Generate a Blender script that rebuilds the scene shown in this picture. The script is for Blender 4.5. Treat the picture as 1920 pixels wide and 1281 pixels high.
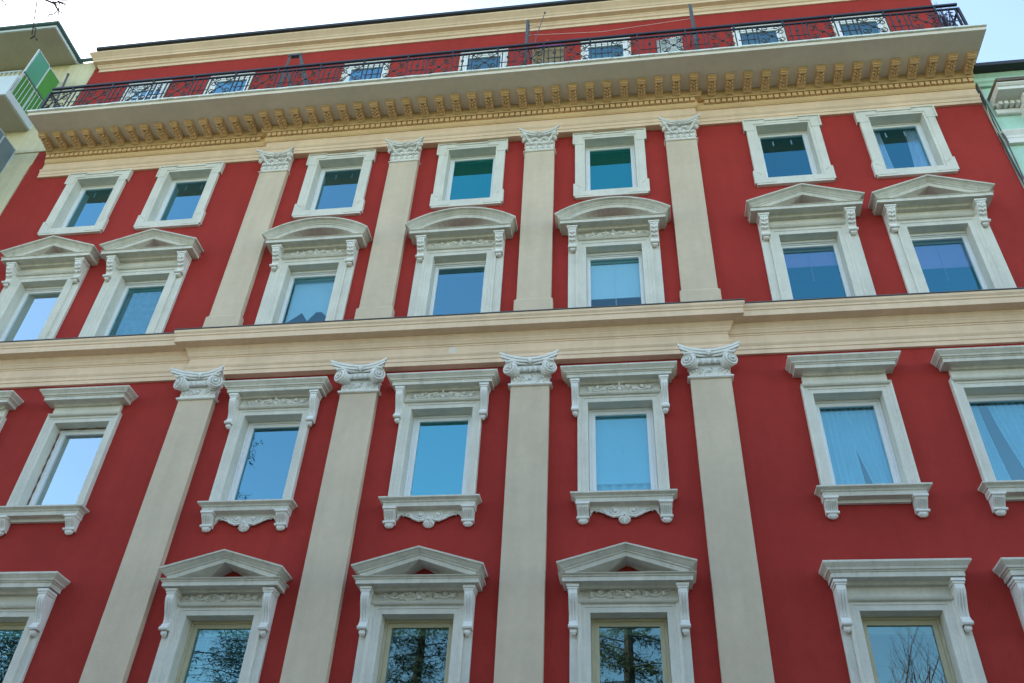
import bpy, math, random
from mathutils import Vector, Matrix
random.seed(7)
S = bpy.context.scene
for o in list(bpy.data.objects):
    bpy.data.objects.remove(o)
R = math.radians
pi = math.pi
sin, cos = math.sin, math.cos

# ------------------------------------------------------------------ camera
cam = bpy.data.cameras.new('camera')
cam.sensor_width = 36.0
cam.lens = 1619.65 / 1920 * 36.0
cam.clip_end = 2000
camo = bpy.data.objects.new('camera', cam)
S.collection.objects.link(camo)
rx = Vector((0.99021651, 0.13179646, 0.04583609))
uy = Vector((0.04822971, -0.63149865, 0.77387554))
fw = Vector((-0.13093949, 0.76409368, 0.63167689))
camo.matrix_world = Matrix(((rx.x, uy.x, -fw.x, 3.2013), (rx.y, uy.y, -fw.y, -12.0), (rx.z, uy.z, -fw.z, 1.6), (0, 0, 0, 1)))
S.camera = camo
S.render.resolution_x, S.render.resolution_y = 1024, 683

# ------------------------------------------------------------------ sky and sun (behind the house, to the left)
SUN_EL, SUN_AZ = R(40), R(-53)          # azimuth from +Y, negative = towards -X
W = bpy.data.worlds.new('World')
S.world = W
W.use_nodes = True
nt = W.node_tree
nt.nodes.clear()
sky = nt.nodes.new('ShaderNodeTexSky')
sky.sky_type = 'NISHITA'
sky.sun_disc = False
sky.sun_elevation = SUN_EL
sky.sun_rotation = SUN_AZ
sky.air_density = 1.0
sky.dust_density = 0.5
sky.ozone_density = 1.0
bg = nt.nodes.new('ShaderNodeBackground')
bg.inputs['Strength'].default_value = 0.12
wo = nt.nodes.new('ShaderNodeOutputWorld')
nt.links.new(sky.outputs[0], bg.inputs[0])
nt.links.new(bg.outputs[0], wo.inputs[0])
sd = Vector((sin(SUN_AZ) * cos(SUN_EL), cos(SUN_AZ) * cos(SUN_EL), sin(SUN_EL)))
sl = bpy.data.lights.new('sun', 'SUN')
sl.energy = 3.5
sl.angle = R(0.53)
sl.color = (1.0, 0.95, 0.87)
slo = bpy.data.objects.new('sun', sl)
slo.rotation_euler = sd.to_track_quat('Z', 'Y').to_euler()
S.collection.objects.link(slo)
S.view_settings.view_transform = 'Standard'
S.view_settings.look = 'None'
S.view_settings.gamma = 1.0
S.view_settings.exposure = 2.25
S.view_settings.use_curve_mapping = False
S.view_settings.use_white_balance = True
S.view_settings.white_balance_temperature = 7150
S.view_settings.white_balance_tint = 6

# ------------------------------------------------------------------ materials
def mat(name, col, rough=0.8, var=0.12, scale=1.2, streak=0.0, bump=0.0, bscale=60, metal=0.0, spec=0.35, dirt=None, dirt_amt=0.0, dirt_scale=(3, 3, 3)):
    m = bpy.data.materials.new(name)
    m.use_nodes = True
    t = m.node_tree
    N, L = t.nodes, t.links
    b = N['Principled BSDF']
    b.inputs['Roughness'].default_value = rough
    b.inputs['Metallic'].default_value = metal
    b.inputs['Specular IOR Level'].default_value = spec
    geo = N.new('ShaderNodeNewGeometry')
    def noise(vec, sc, det=4, ro=0.55):
        n = N.new('ShaderNodeTexNoise')
        n.inputs['Scale'].default_value = sc
        n.inputs['Detail'].default_value = det
        n.inputs['Roughness'].default_value = ro
        L.new(vec, n.inputs['Vector'])
        return n.outputs[0]
    def mp(sx, sy, sz):
        k = N.new('ShaderNodeMapping')
        k.inputs['Scale'].default_value = (sx, sy, sz)
        L.new(geo.outputs['Position'], k.inputs[0])
        return k.outputs[0]
    def ramp(src, a, b_, lo, hi):
        k = N.new('ShaderNodeMapRange')
        k.inputs[1].default_value = a
        k.inputs[2].default_value = b_
        k.inputs[3].default_value = lo
        k.inputs[4].default_value = hi
        L.new(src, k.inputs[0])
        return k.outputs[0]
    def mult(a, b_):
        k = N.new('ShaderNodeMath')
        k.operation = 'MULTIPLY'
        L.new(a, k.inputs[0])
        L.new(b_, k.inputs[1])
        return k.outputs[0]
    f = ramp(noise(geo.outputs['Position'], scale), 0.3, 0.7, 1 - var, 1 + var)
    f = mult(f, ramp(noise(geo.outputs['Position'], scale * 9), 0.3, 0.7, 1 - var * 0.45, 1 + var * 0.45))
    if streak:
        f = mult(f, ramp(noise(mp(5, 5, 0.35), 1.0, 5), 0.35, 0.7, 1 + streak * 0.4, 1 - streak))
    vm = N.new('ShaderNodeVectorMath')
    vm.operation = 'SCALE'
    vm.inputs[0].default_value = col
    L.new(f, vm.inputs['Scale'])
    out = vm.outputs[0]
    if dirt:
        mx = N.new('ShaderNodeMix')
        mx.data_type = 'RGBA'
        L.new(ramp(noise(mp(*dirt_scale), 1.0, 6, 0.65), 0.5, 0.75, 0, dirt_amt), mx.inputs[0])
        L.new(out, mx.inputs[6])
        mx.inputs[7].default_value = (*dirt, 1)
        out = mx.outputs[2]
    L.new(out, b.inputs['Base Color'])
    if bump:
        bp = N.new('ShaderNodeBump')
        bp.inputs['Strength'].default_value = bump
        bp.inputs['Distance'].default_value = 0.01
        L.new(noise(geo.outputs['Position'], bscale, 6, 0.6), bp.inputs['Height'])
        L.new(bp.outputs[0], b.inputs['Normal'])
    return m

def glass_mat(name, refl=(0.9, 0.97, 1.0), tint=(0.7, 0.82, 0.84), base=0.5, wav=0.02, wscale=2.5):
    m = bpy.data.materials.new(name)
    m.use_nodes = True
    t = m.node_tree
    N, L = t.nodes, t.links
    N.clear()
    o = N.new('ShaderNodeOutputMaterial')
    mx = N.new('ShaderNodeMixShader')
    fr = N.new('ShaderNodeFresnel')
    fr.inputs['IOR'].default_value = 1.5
    gl = N.new('ShaderNodeBsdfGlossy')
    gl.inputs['Roughness'].default_value = 0.0
    gl.inputs['Color'].default_value = (*refl, 1)
    tr = N.new('ShaderNodeBsdfTransparent')
    tr.inputs['Color'].default_value = (*tint, 1)
    geo = N.new('ShaderNodeNewGeometry')
    n = N.new('ShaderNodeTexNoise')
    n.inputs['Scale'].default_value = wscale
    n.inputs['Detail'].default_value = 1
    L.new(geo.outputs['Position'], n.inputs['Vector'])
    b = N.new('ShaderNodeBump')
    b.inputs['Strength'].default_value = wav
    b.inputs['Distance'].default_value = 0.1
    L.new(n.outputs[0], b.inputs['Height'])
    L.new(b.outputs[0], gl.inputs['Normal'])
    ad = N.new('ShaderNodeMath')
    ad.operation = 'ADD'
    ad.use_clamp = True
    ad.inputs[1].default_value = base
    L.new(fr.outputs[0], ad.inputs[0])
    fb = N.new('ShaderNodeMath')          # coating sits on the outer face only
    fb.operation = 'SUBTRACT'
    fb.use_clamp = True
    L.new(ad.outputs[0], fb.inputs[0])
    L.new(geo.outputs['Backfacing'], fb.inputs[1])
    L.new(fb.outputs[0], mx.inputs[0])
    L.new(tr.outputs[0], mx.inputs[1])
    L.new(gl.outputs[0], mx.inputs[2])
    L.new(mx.outputs[0], o.inputs[0])
    return m

def leaf_mat(name, col, var=0.35):
    m = mat(name, col, 0.6, var, 0.8)
    return m

M = {}
M['red'] = mat('red_stucco', (0.355, 0.034, 0.027), 0.9, 0.09, 0.55, 0.05, 0.5, 70, spec=0.2)
M['pil'] = mat('pilaster_render', (0.60, 0.485, 0.36), 0.9, 0.07, 0.8, 0.06, 0.5, 45, spec=0.2)
M['cream'] = mat('cream_render', (0.75, 0.55, 0.385), 0.9, 0.07, 0.9, 0.04, 0.25, 80, spec=0.2, dirt=(0.30, 0.20, 0.11), dirt_amt=0.14, dirt_scale=(3.0, 3.0, 0.8))
M['ochre'] = mat('ochre_render', (0.70, 0.48, 0.27), 0.9, 0.08, 1.5, 0.0, 0.3, 70, spec=0.2)
M['soffit'] = mat('balcony_soffit', (0.70, 0.62, 0.52), 0.9, 0.07, 0.7, 0.0, 0.2, 50, spec=0.2)
M['stone'] = mat('painted_white_stone', (0.67, 0.64, 0.56), 0.85, 0.07, 2.0, 0.05, 0.3, 90, spec=0.25, dirt=(0.25, 0.24, 0.18), dirt_amt=0.14, dirt_scale=(7, 7, 1.6))
M['hoodstone'] = mat('weathered_hood_stone', (0.64, 0.61, 0.53), 0.85, 0.08, 2.0, 0.07, 0.35, 90, spec=0.25, dirt=(0.20, 0.19, 0.13), dirt_amt=0.32, dirt_scale=(8, 8, 3))
M['stucco_white'] = mat('white_ornament_stucco', (0.75, 0.73, 0.68), 0.85, 0.05, 3.0, 0.06, 0.2, 90, spec=0.25, dirt=(0.3, 0.29, 0.22), dirt_amt=0.18, dirt_scale=(12, 12, 9))
M['frame'] = mat('white_window_paint', (0.78, 0.79, 0.80), 0.45, 0.03, 3.0)
M['frame_beige'] = mat('beige_window_paint', (0.50, 0.45, 0.30), 0.5, 0.06, 3.0)
M['seal'] = mat('brown_sealant', (0.16, 0.09, 0.05), 0.9, 0.2, 6)
M['lead'] = mat('lead_flashing', (0.09, 0.10, 0.11), 0.6, 0.15, 3.0)
M['iron'] = mat('wrought_iron', (0.022, 0.024, 0.032), 0.5, 0.2, 8, spec=0.5)
M['tile'] = mat('white_edge_tile', (0.74, 0.75, 0.70), 0.6, 0.14, 5, dirt=(0.3, 0.3, 0.24), dirt_amt=0.5, dirt_scale=(6, 6, 6))
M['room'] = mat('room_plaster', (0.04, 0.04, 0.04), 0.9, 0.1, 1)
M['blind'] = mat('white_blind_fabric', (0.78, 0.80, 0.80), 0.8, 0.03, 1)
M['slat'] = mat('venetian_slat', (0.10, 0.30, 0.27), 0.5, 0.05, 1)
M['slat_grey'] = mat('grey_venetian_slat', (0.42, 0.42, 0.38), 0.5, 0.05, 1)
M['curtain'] = mat('sheer_curtain', (0.62, 0.66, 0.68), 0.9, 0.05, 2)
M['lace'] = mat('lace_curtain', (0.22, 0.26, 0.30), 0.9, 0.3, 7)
M['shutterbox'] = mat('shutter_box_paint', (0.30, 0.40, 0.36), 0.6, 0.05, 2)
M['roof'] = mat('dark_roof_metal', (0.04, 0.045, 0.05), 0.6, 0.15, 1)
M['glass_clear'] = glass_mat('clear_window_glass', (0.5, 0.92, 1.0), (0.62, 0.84, 0.90), 0.17, 0.004, 1.2)
M['glass_pale'] = glass_mat('pale_window_glass', (0.78, 0.95, 1.0), (0.6, 0.7, 0.72), 0.50, 0.006, 1.5)
M['glass_blue'] = glass_mat('blue_window_glass', (0.36, 0.82, 1.0), (0.55, 0.68, 0.75), 0.30, 0.006, 1.5)
M['glass_blind'] = glass_mat('window_glass_over_blind', (0.5, 0.9, 1.0), (0.76, 0.90, 0.95), 0.10, 0.004, 1.2)
M['glass_dark'] = glass_mat('dark_window_glass', (0.22, 0.80, 1.0), (0.82, 0.88, 0.95), 0.20, 0.004, 1.2)
M['mauve'] = mat('mauve_reflection_tint', (0.36, 0.20, 0.36), 0.8, 0.05, 2)  # reflected pediment soffit, put into a sheet's colour
M['glass'] = glass_mat('window_glass', (0.28, 0.88, 1.0), (0.62, 0.78, 0.80), 0.34, 0.004, 1.2)
M['glass_low'] = glass_mat('lower_window_glass', (0.55, 0.95, 1.0), (0.6, 0.72, 0.72), 0.12, 0.004, 1.5)
M['glass_top'] = glass_mat('top_window_glass', (0.12, 0.85, 0.95), (0.40, 0.75, 0.74), 0.26, 0.004, 1.2)
M['yellow'] = mat('pale_yellow_render', (0.62, 0.56, 0.38), 0.9, 0.10, 1.0, 0.1, 0.3, 60)
M['pale'] = mat('pale_balcony_paint', (0.56, 0.62, 0.64), 0.8, 0.08, 1.5)
M['greyceil'] = mat('grey_eave_render', (0.47, 0.43, 0.36), 0.9, 0.08, 1.2)
M['greenpanel'] = mat('green_plastic_panel', (0.06, 0.27, 0.05), 0.35, 0.06, 1.5, spec=0.5)
M['tealpanel'] = mat('teal_plastic_panel', (0.07, 0.32, 0.21), 0.35, 0.06, 1.5, spec=0.5)
M['bluepanel'] = mat('blue_grey_panel', (0.16, 0.22, 0.25), 0.4, 0.06, 1.5, spec=0.5)
M['teal_metal'] = mat('teal_gutter', (0.07, 0.14, 0.15), 0.5, 0.1, 3)
M['mint'] = mat('mint_render', (0.44, 0.66, 0.54), 0.9, 0.08, 1.0, 0.08, 0.3, 60)
M['copper'] = mat('brown_copper_sheet', (0.13, 0.09, 0.06), 0.5, 0.15, 3)
M['cable'] = mat('black_cable', (0.06, 0.05, 0.05), 0.6, 0.1, 3)
M['bamboo'] = mat('bamboo_cane', (0.45, 0.34, 0.19), 0.7, 0.2, 9)
M['white_plastic'] = mat('white_corrugated_plastic', (0.70, 0.74, 0.72), 0.5, 0.06, 3)
M['magenta'] = mat('magenta_petals', (0.35, 0.04, 0.25), 0.7, 0.3, 9)
M['orange'] = mat('orange_petals', (0.6, 0.2, 0.03), 0.7, 0.3, 9)
M['leaf'] = leaf_mat('green_leaves', (0.06, 0.11, 0.03))
M['needle'] = leaf_mat('olive_needles', (0.10, 0.105, 0.035), 0.4)
M['needle_dark'] = leaf_mat('dark_needles', (0.028, 0.045, 0.022), 0.4)
M['bark'] = mat('bark', (0.075, 0.055, 0.045), 0.9, 0.25, 4)
M['bark_red'] = mat('reddish_twigs', (0.14, 0.065, 0.05), 0.9, 0.25, 4)
M['purple'] = mat('dry_purple_stems', (0.07, 0.05, 0.10), 0.8, 0.2, 6)
M['asphalt'] = mat('asphalt', (0.05, 0.05, 0.052), 0.9, 0.15, 2, bump=0.3, bscale=120)
M['pave'] = mat('pavement_stone', (0.28, 0.27, 0.25), 0.9, 0.1, 2, bump=0.2)
M['grass'] = mat('park_grass', (0.05, 0.09, 0.025), 0.9, 0.25, 2, bump=0.4)

# ------------------------------------------------------------------ mesh helpers; depth d is metres in front of the facade plane (y = -d)
class MB:
    def __init__(s):
        s.v, s.f = [], []
    def add(s, vs, fs):
        n = len(s.v)
        s.v += [tuple(p) for p in vs]
        s.f += [tuple(i + n for i in f) for f in fs]
    def box(s, x0, x1, y0, y1, z0, z1):
        s.add([(x0, y0, z0), (x1, y0, z0), (x1, y1, z0), (x0, y1, z0), (x0, y0, z1), (x1, y0, z1), (x1, y1, z1), (x0, y1, z1)],
              [(0, 3, 2, 1), (4, 5, 6, 7), (0, 1, 5, 4), (1, 2, 6, 5), (2, 3, 7, 6), (3, 0, 4, 7)])
    def dbox(s, x0, x1, d0, d1, z0, z1):
        s.box(x0, x1, -d1, -d0, z0, z1)
    def stations(s, st, closed_profile=True, cap=True):
        k = len(st[0])
        n = len(s.v)
        for a in st:
            s.v += [tuple(p) for p in a]
        m = k if closed_profile else k - 1
        for i in range(len(st) - 1):
            for j in range(m):
                j2 = (j + 1) % k
                s.f.append((n + i * k + j, n + i * k + j2, n + (i + 1) * k + j2, n + (i + 1) * k + j))
        if cap and closed_profile:
            s.f.append(tuple(n + j for j in range(k))[::-1])
            s.f.append(tuple(n + (len(st) - 1) * k + j for j in range(k)))
    def sweep(s, prof, path):
        """prof [(offset, z)] swept along a plan path [(x, d)] running left to right; offsets go outwards."""
        pts = [Vector((x, -d)) for x, d in path]
        nor = []
        for i in range(len(pts) - 1):
            t = (pts[i + 1] - pts[i]).normalized()
            nor.append(Vector((t.y, -t.x)))
        st = []
        for i, p in enumerate(pts):
            if i == 0:
                mvec = nor[0]
            elif i == len(pts) - 1:
                mvec = nor[-1]
            else:
                a, b = nor[i - 1], nor[i]
                mvec = (a + b) / (1 + a.dot(b))
            st.append([(p.x + mvec.x * o, p.y + mvec.y * o, z) for o, z in prof])
        s.stations(st)
    def hood(s, prof, hw, d0):
        s.sweep(prof, [(-hw, -0.03), (-hw, d0), (hw, d0), (hw, -0.03)])
    def rake(s, prof, wb, zb, rise, arc=False):
        """raking or curved cornice; prof [(t, d)]"""
        if arc:
            n = 18
            # circular segment
            h, c = rise, 1.12
            rr = (c * c + h * h) / (2 * h)
            ss = [-1 + 2 * i / n for i in range(n + 1)]
            g = [math.sqrt(rr * rr - (c * q) ** 2) - (rr - h) for q in ss]
        else:
            ss, g = [-1, 0, 1], [0, rise, 0]
        st = [[(-(wb + d), 0.03, zb + t) for t, d in prof]]
        for q, hh in zip(ss, g):
            st.append([(q * (wb + d), -d, zb + hh + t) for t, d in prof])
        st.append([((wb + d), 0.03, zb + t) for t, d in prof])
        s.stations(st)
    def arch(s, prof, w, zt, zb):
        """architrave round an opening, open at the bottom; prof [(o, d)]"""
        s.stations([[(-w - o, -d, zb) for o, d in prof], [(-w - o, -d, zt + o) for o, d in prof],
                    [(w + o, -d, zt + o) for o, d in prof], [(w + o, -d, zb) for o, d in prof]])
    def ring(s, prof, w, zt, zb):
        st = [[(-w - o, -d, zb - o) for o, d in prof], [(-w - o, -d, zt + o) for o, d in prof],
              [(w + o, -d, zt + o) for o, d in prof], [(w + o, -d, zb - o) for o, d in prof]]
        s.stations(st + [st[0]], cap=False)
    def xprism(s, poly, x0, x1):
        """poly [(d, z)] extruded along x"""
        s.stations([[(x0, -d, z) for d, z in poly], [(x1, -d, z) for d, z in poly]])
    def zprism(s, poly, d0, d1):
        """poly [(x, z)] extruded in depth"""
        s.stations([[(x, -d0, z) for x, z in poly], [(x, -d1, z) for x, z in poly]])
    def yprism(s, poly, z0, z1):
        """plan poly [(x, d)] extruded upwards"""
        s.stations([[(x, -d, z0) for x, d in poly], [(x, -d, z1) for x, d in poly]])
    def tube(s, pts, rad, n=6, flat=1.0):
        pts = [Vector(p) for p in pts]
        if not hasattr(rad, '__len__'):
            rad = [rad] * len(pts)
        st = []
        ref = None
        for i, p in enumerate(pts):
            t = (pts[min(i + 1, len(pts) - 1)] - pts[max(i - 1, 0)])
            if t.length < 1e-9:
                t = Vector((0, 0, 1))
            t.normalize()
            if ref is None:
                ref = Vector((0, 1, 0)) if abs(t.y) < 0.9 else Vector((1, 0, 0))
            b = t.cross(ref)
            if b.length < 1e-6:
                b = t.cross(Vector((1, 0, 0)))
            b.normalize()
            a = b.cross(t)
            ref = a
            st.append([tuple(p + (b * cos(2 * pi * k / n) + a * flat * sin(2 * pi * k / n)) * rad[i]) for k in range(n)])
        s.stations(st)
    def ball(s, c, r, n=8, m=5):
        st = []
        if not hasattr(r, '__len__'):
            r = (r, r, r)
        for i in range(m + 1):
            ph = -pi / 2 + pi * i / m
            cr = max(cos(ph), 0.02)
            st.append([(c[0] + r[0] * cr * cos(2 * pi * k / n), c[1] + r[1] * cr * sin(2 * pi * k / n), c[2] + r[2] * sin(ph)) for k in range(n)])
        s.stations(st)
    def leaf(s, x, z, ang, ln, wd, d0, h):
        """carved leaf lying on the facade: lens with a raised rib"""
        c, q = cos(ang), sin(ang)
        def P(a, b, dd):
            return (x + a * c - b * q, -(d0 + dd), z + a * q + b * c)
        v = [P(0, 0, 0), P(ln * .45, wd / 2, h * .25), P(ln, 0, h * .1), P(ln * .45, -wd / 2, h * .25), P(ln * .4, 0, h), P(ln * .45, wd / 2, -.01), P(ln * .45, -wd / 2, -.01), P(ln, 0, -.01)]
        s.add(v, [(0, 4, 1), (1, 4, 2), (2, 4, 3), (3, 4, 0), (0, 1, 5), (1, 2, 7, 5), (2, 3, 6, 7), (3, 0, 6)])
    def mesh(s, name, m, smooth=False):
        me = bpy.data.meshes.new(name)
        me.from_pydata(s.v, [], s.f)
        me.validate()
        if m:
            me.materials.append(m)
        import bmesh
        b = bmesh.new()
        b.from_mesh(me)
        bmesh.ops.recalc_face_normals(b, faces=b.faces)
        b.to_mesh(me)
        b.free()
        if smooth:
            me.polygons.foreach_set('use_smooth', [True] * len(me.polygons))
        return me

def ob(name, me, parent=None, loc=(0, 0, 0), label=None, cat=None, group=None, kind=None, rot=None):
    o = bpy.data.objects.new(name, me)
    S.collection.objects.link(o)
    o.location = loc
    if rot:
        o.rotation_euler = rot
    if parent:
        o.parent = parent
    for k, v in (('label', label), ('category', cat), ('group', group), ('kind', kind)):
        if v:
            o[k] = v
    return o
def empty(name, loc, label, cat, group=None):
    o = ob(name, None, None, loc, label, cat, group)
    o.empty_display_size = 0.3
    return o

def spiral(cx, cz, r0, r1, a0, turns, n=26, d=0.0, dd=0.0):
    out = []
    for i in range(n + 1):
        t = i / n
        r = r0 + (r1 - r0) * t
        a = a0 + turns * 2 * pi * t
        out.append((cx + r * cos(a), -(d + dd * t), cz + r * sin(a)))
    return out

# ================================================================== THE SETTING
g = MB()
g.box(-400, 400, -400, 60, -0.3, 0)
ob('ground', g.mesh('ground', M['grass']), kind='structure')
g = MB()
g.box(-120, 120, -11.0, -4.0, 0.0, 0.004)
ob('road', g.mesh('road', M['asphalt']), kind='structure')
for nm, a, b in (('pavement', -4.0, 0.0), ('pavement', -15.0, -11.0)):
    g = MB()
    g.box(-120, 120, a, b, 0.0, 0.13)
    ob(nm, g.mesh('pavement', M['pave']), kind='structure')

# ================================================================== RED HOUSE
house = empty('apartment_house', (0, 0, 0), 'red apartment house with cream pilasters, white window surrounds and a railed top balcony', 'building')
SP = 3.0484
COLS = {'C1': -SP, 'C2': 0.0, 'C3': SP, 'L1': -6.7155, 'R1': 6.7155, 'L2': -9.0348, 'R2': 9.0348}
PILX = [-1.5 * SP, -0.5 * SP, 0.5 * SP, 1.5 * SP]
WO = 0.54
XL, XR = -11.15, 10.83
ROWZ = {'A': (15.44, 17.14), 'B': (11.70, 13.79), 'C': (8.28, 10.07), 'D': (4.40, 6.42), 'E': (18.38, 21.02)}

# wall with real openings
xs = sorted(set([XL, XR] + [c + s * WO for c in COLS.values() for s in (-1, 1)]))
zs = sorted(set([0.1, 22.0] + [z for p in ROWZ.values() for z in p]))
w = MB()
for i in range(len(xs) - 1):
    for j in range(len(zs) - 1):
        xm, zm = (xs[i] + xs[i + 1]) / 2, (zs[j] + zs[j + 1]) / 2
        if any(abs(xm - c) < WO for c in COLS.values()) and any(a < zm < b for a, b in ROWZ.values()):
            continue
        w.add([(xs[i], 0, zs[j]), (xs[i + 1], 0, zs[j]), (xs[i + 1], 0, zs[j + 1]), (xs[i], 0, zs[j + 1])], [(0, 1, 2, 3)])
me = bpy.data.meshes.new('wall')
me.from_pydata(w.v, [], w.f)
me.materials.append(M['red'])
ob('wall', me, house)
w = MB()
w.box(XL, XL + .3, 0.002, 14, 0.1, 22.0)
w.box(XR - .3, XR, 0.002, 14, 0.1, 22.0)
w.box(XL, XR, 13.7, 14, 0.1, 22.0)
for z in (4.0, 7.55, 11.5, 14.9, 18.2):
    w.box(XL + .31, XR - .31, 0.5, 13.6, z, z + .2)
ob('side_wall', w.mesh('side_wall', M['red']), house)
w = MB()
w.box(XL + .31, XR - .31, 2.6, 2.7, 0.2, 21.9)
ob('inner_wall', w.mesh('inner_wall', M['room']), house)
rf = MB()
rf.xprism([(.36, 22.37), (.40, 22.38), (.40, 22.47), (-7, 24.2), (-14.2, 22.4), (-14.2, 22.3), (-7, 22.3)], XL + .25, XR + .12)
ob('roof', rf.mesh('roof', M['roof']), house)

# plain ground-floor plinth band (below the picture)
p = MB()
p.dbox(XL, XR, -.01, .10, 0.1, 1.0)
p.dbox(XL, XR, -.01, .12, 3.6, 3.85)
ob('plinth', p.mesh('plinth', M['cream']), house)

# ------------------------------------------------------------------ middle and top entablature
BR = 4.96
def brk(ds, dc, xl=-10.72, xr=10.82):
    return [(xl, ds), (-BR, ds), (-BR, dc), (BR, dc), (BR, ds), (xr, ds)]
def brk2(ds, dc, xl, xr):
    return [(xl, ds), (-BR, ds), (-BR, dc), (BR, dc), (BR, ds), (xr, ds)]
c = MB()
c.sweep([(-.2, 10.95), (0, 10.95), (0, 11.035), (.014, 11.04), (.014, 11.105), (.022, 11.115), (.04, 11.15), (.04, 11.17), (0, 11.175), (0, 11.345), (.012, 11.35), (.012, 11.375),
         (.03, 11.385), (.045, 11.43), (.055, 11.445), (.055, 11.465), (.09, 11.52), (.1, 11.53), (.1, 11.56), (.27, 11.575), (.27, 11.69), (.285, 11.70), (.285, 11.735), (.31, 11.775), (.31, 11.825), (-.2, 11.85)],
        brk2(.05, .145, XL + .003, XR))
mid = ob('middle_cornice', c.mesh('middle_cornice', M['cream']), house)
c = MB()
c.sweep([(-.19, 11.857), (.318, 11.83), (.325, 11.832), (.325, 11.848), (-.19, 11.875)], brk2(.05, .145, XL + .003, XR))
ob('flashing', c.mesh('flashing', M['lead']), mid)
v = MB()
v.tube([(0.109, -.14, 11.25), (0.109, -.158, 11.25)], .085, 16)
ob('vent', v.mesh('vent', M['soffit']), mid)

a = MB()
a.sweep([(-.2, 17.34), (0, 17.34), (0, 17.425), (.012, 17.43), (.012, 17.52), (.02, 17.525), (.045, 17.565), (.045, 17.585), (0, 17.59), (0, 17.83), (-.2, 17.83)], brk(.055, .15))
top = ob('top_architrave', a.mesh('top_architrave', M['cream']), house)
a = MB()
a.sweep([(-.2, 17.832), (.02, 17.832), (.02, 17.85), (.035, 17.86), (.055, 17.91), (.06, 17.93), (.06, 17.95), (.045, 17.955), (.045, 18.075), (.13, 18.08), (.13, 18.10), (.15, 18.12), (.17, 18.16), (.17, 18.262), (-.2, 18.262)], brk(.055, .15))
bed = ob('bed_moulding', a.mesh('bed_moulding', M['ochre']), house)
de = MB()
de.dbox(-.047, .047, .0, .066, 0, .105)
de_me = de.mesh('dentil', M['ochre'])
def span(x0, x1, pitch):
    n = max(1, round((x1 - x0) / pitch))
    return [x0 + (x1 - x0) * (i + .5) / n for i in range(n)]
for x0, x1, d in ((-10.72, -5.16, .098), (-4.98, 4.98, .193), (5.16, 10.82, .098)):
    for x in span(x0, x1, .126):
        ob('dentil', de_me, bed, (x, -d, 17.963))
# modillions: scroll brackets with acanthus faces
mo = MB()
poly = []
for i in range(13):
    t = i / 12
    poly.append((.0 + .44 * t, .125 - .0 - (.085 + .035 * sin(t * 2 * pi * .92 + .5))))
poly = [(-.02, .25)] + [(q[0], q[1] + .03) for q in poly] + [(.44, .25)]
mo.xprism(poly, -.088, .088)
mo.dbox(-.100, .100, .30, .475, .135, .17)
mo.dbox(-.094, .094, .33, .46, .105, .136)
mo.tube([(-.082, -.385, .085), (.082, -.385, .085)], .034, 8)
mo.tube([(-.082, -.05, .045), (.082, -.05, .045)], .04, 8)
for k in range(4):
    yy = .06 + .075 * k
    zz = .06 - .02 * k + .012
    for s in (-1, 1):
        mo.ball((s * .05, -yy - .03, .050 - .012 * sin(k * 1.5)), (.032, .034, .028), 6, 4)
    mo.ball((0, -yy, .040 - .012 * sin(k * 1.5)), (.022, .042, .026), 6, 4)
mo_me = mo.mesh('modillion', M['ochre'])
for x0, x1, d in ((-10.80, -5.15, .20), (-5.14, 5.14, .275), (5.15, 10.90, .20)):
    for x in span(x0, x1, .377):
        ob('modillion', mo_me, bed, (x, -d, 18.105))

# ------------------------------------------------------------------ balcony slab, edge tiles and railing
SLB = 18.265
b = MB()
b.box(-10.70, 10.86, -1.18, .05, SLB, SLB + .10)
slab = ob('balcony_slab', b.mesh('balcony_slab', M['soffit']), house)
tiles = span(-10.73, 10.89, .31)
tl = MB()
tl.box(-.151, .151, -1.225, -.9, 0, .045)
tl_me = tl.mesh('edge_tile', M['tile'])
for x in tiles:
    ob('edge_tile', tl_me, slab, (x, random.uniform(-.006, .006), SLB + .104 + random.uniform(-.003, .003)), rot=(0, random.uniform(-.006, .006), 0))
tl = MB()
tl.box(-.035, .005, -1.0, 0, 0, .045)
te = tl.mesh('end_tile', M['tile'])
for k in range(3):
    ob('edge_tile', te, slab, (10.895, -.02 - .0 - k * .0, SLB + .104)) if k == 0 else None
RD = 1.10
zr0, zr1, zr2 = SLB + .20, 19.24, 19.385
XA, XB = -10.55, 10.60
r = MB()
r.box(XA, XB, -RD - .02, -RD + .02, zr1, zr1 + .035)
r.box(XA, XB, -RD - .028, -RD + .028, zr2, zr2 + .055)
r.box(XA, XB, -RD - .012, -RD + .012, zr0, zr0 + .022)
for x in (XA + .015, XB - .015):
    r.box(x - .02, x + .02, -RD, -.05, zr1, zr1 + .035)
    r.box(x - .012, x + .012, -RD, -.05, zr0, zr0 + .022)
    r.box(x - .024, x + .024, -RD - .024, -RD + .024, SLB + .10, zr1 + .03)
rail = ob('balcony_railing', r.mesh('balcony_railing', M['iron']), house)
bm_ = MB()
bm_.box(-.011, .011, -.011, .011, 0, zr1 - zr0 - .02)
bar_me = bm_.mesh('baluster', M['iron'])
sp = MB()
sp.box(-.02, .02, -.02, .02, 0, zr2 - zr1 - .034)
post_me = sp.mesh('rail_spacer', M['iron'])
ft = MB()
ft.box(-.011, .011, -.05, .0, -.14, .0)
foot_me = ft.mesh('rail_foot', M['iron'])
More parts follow.
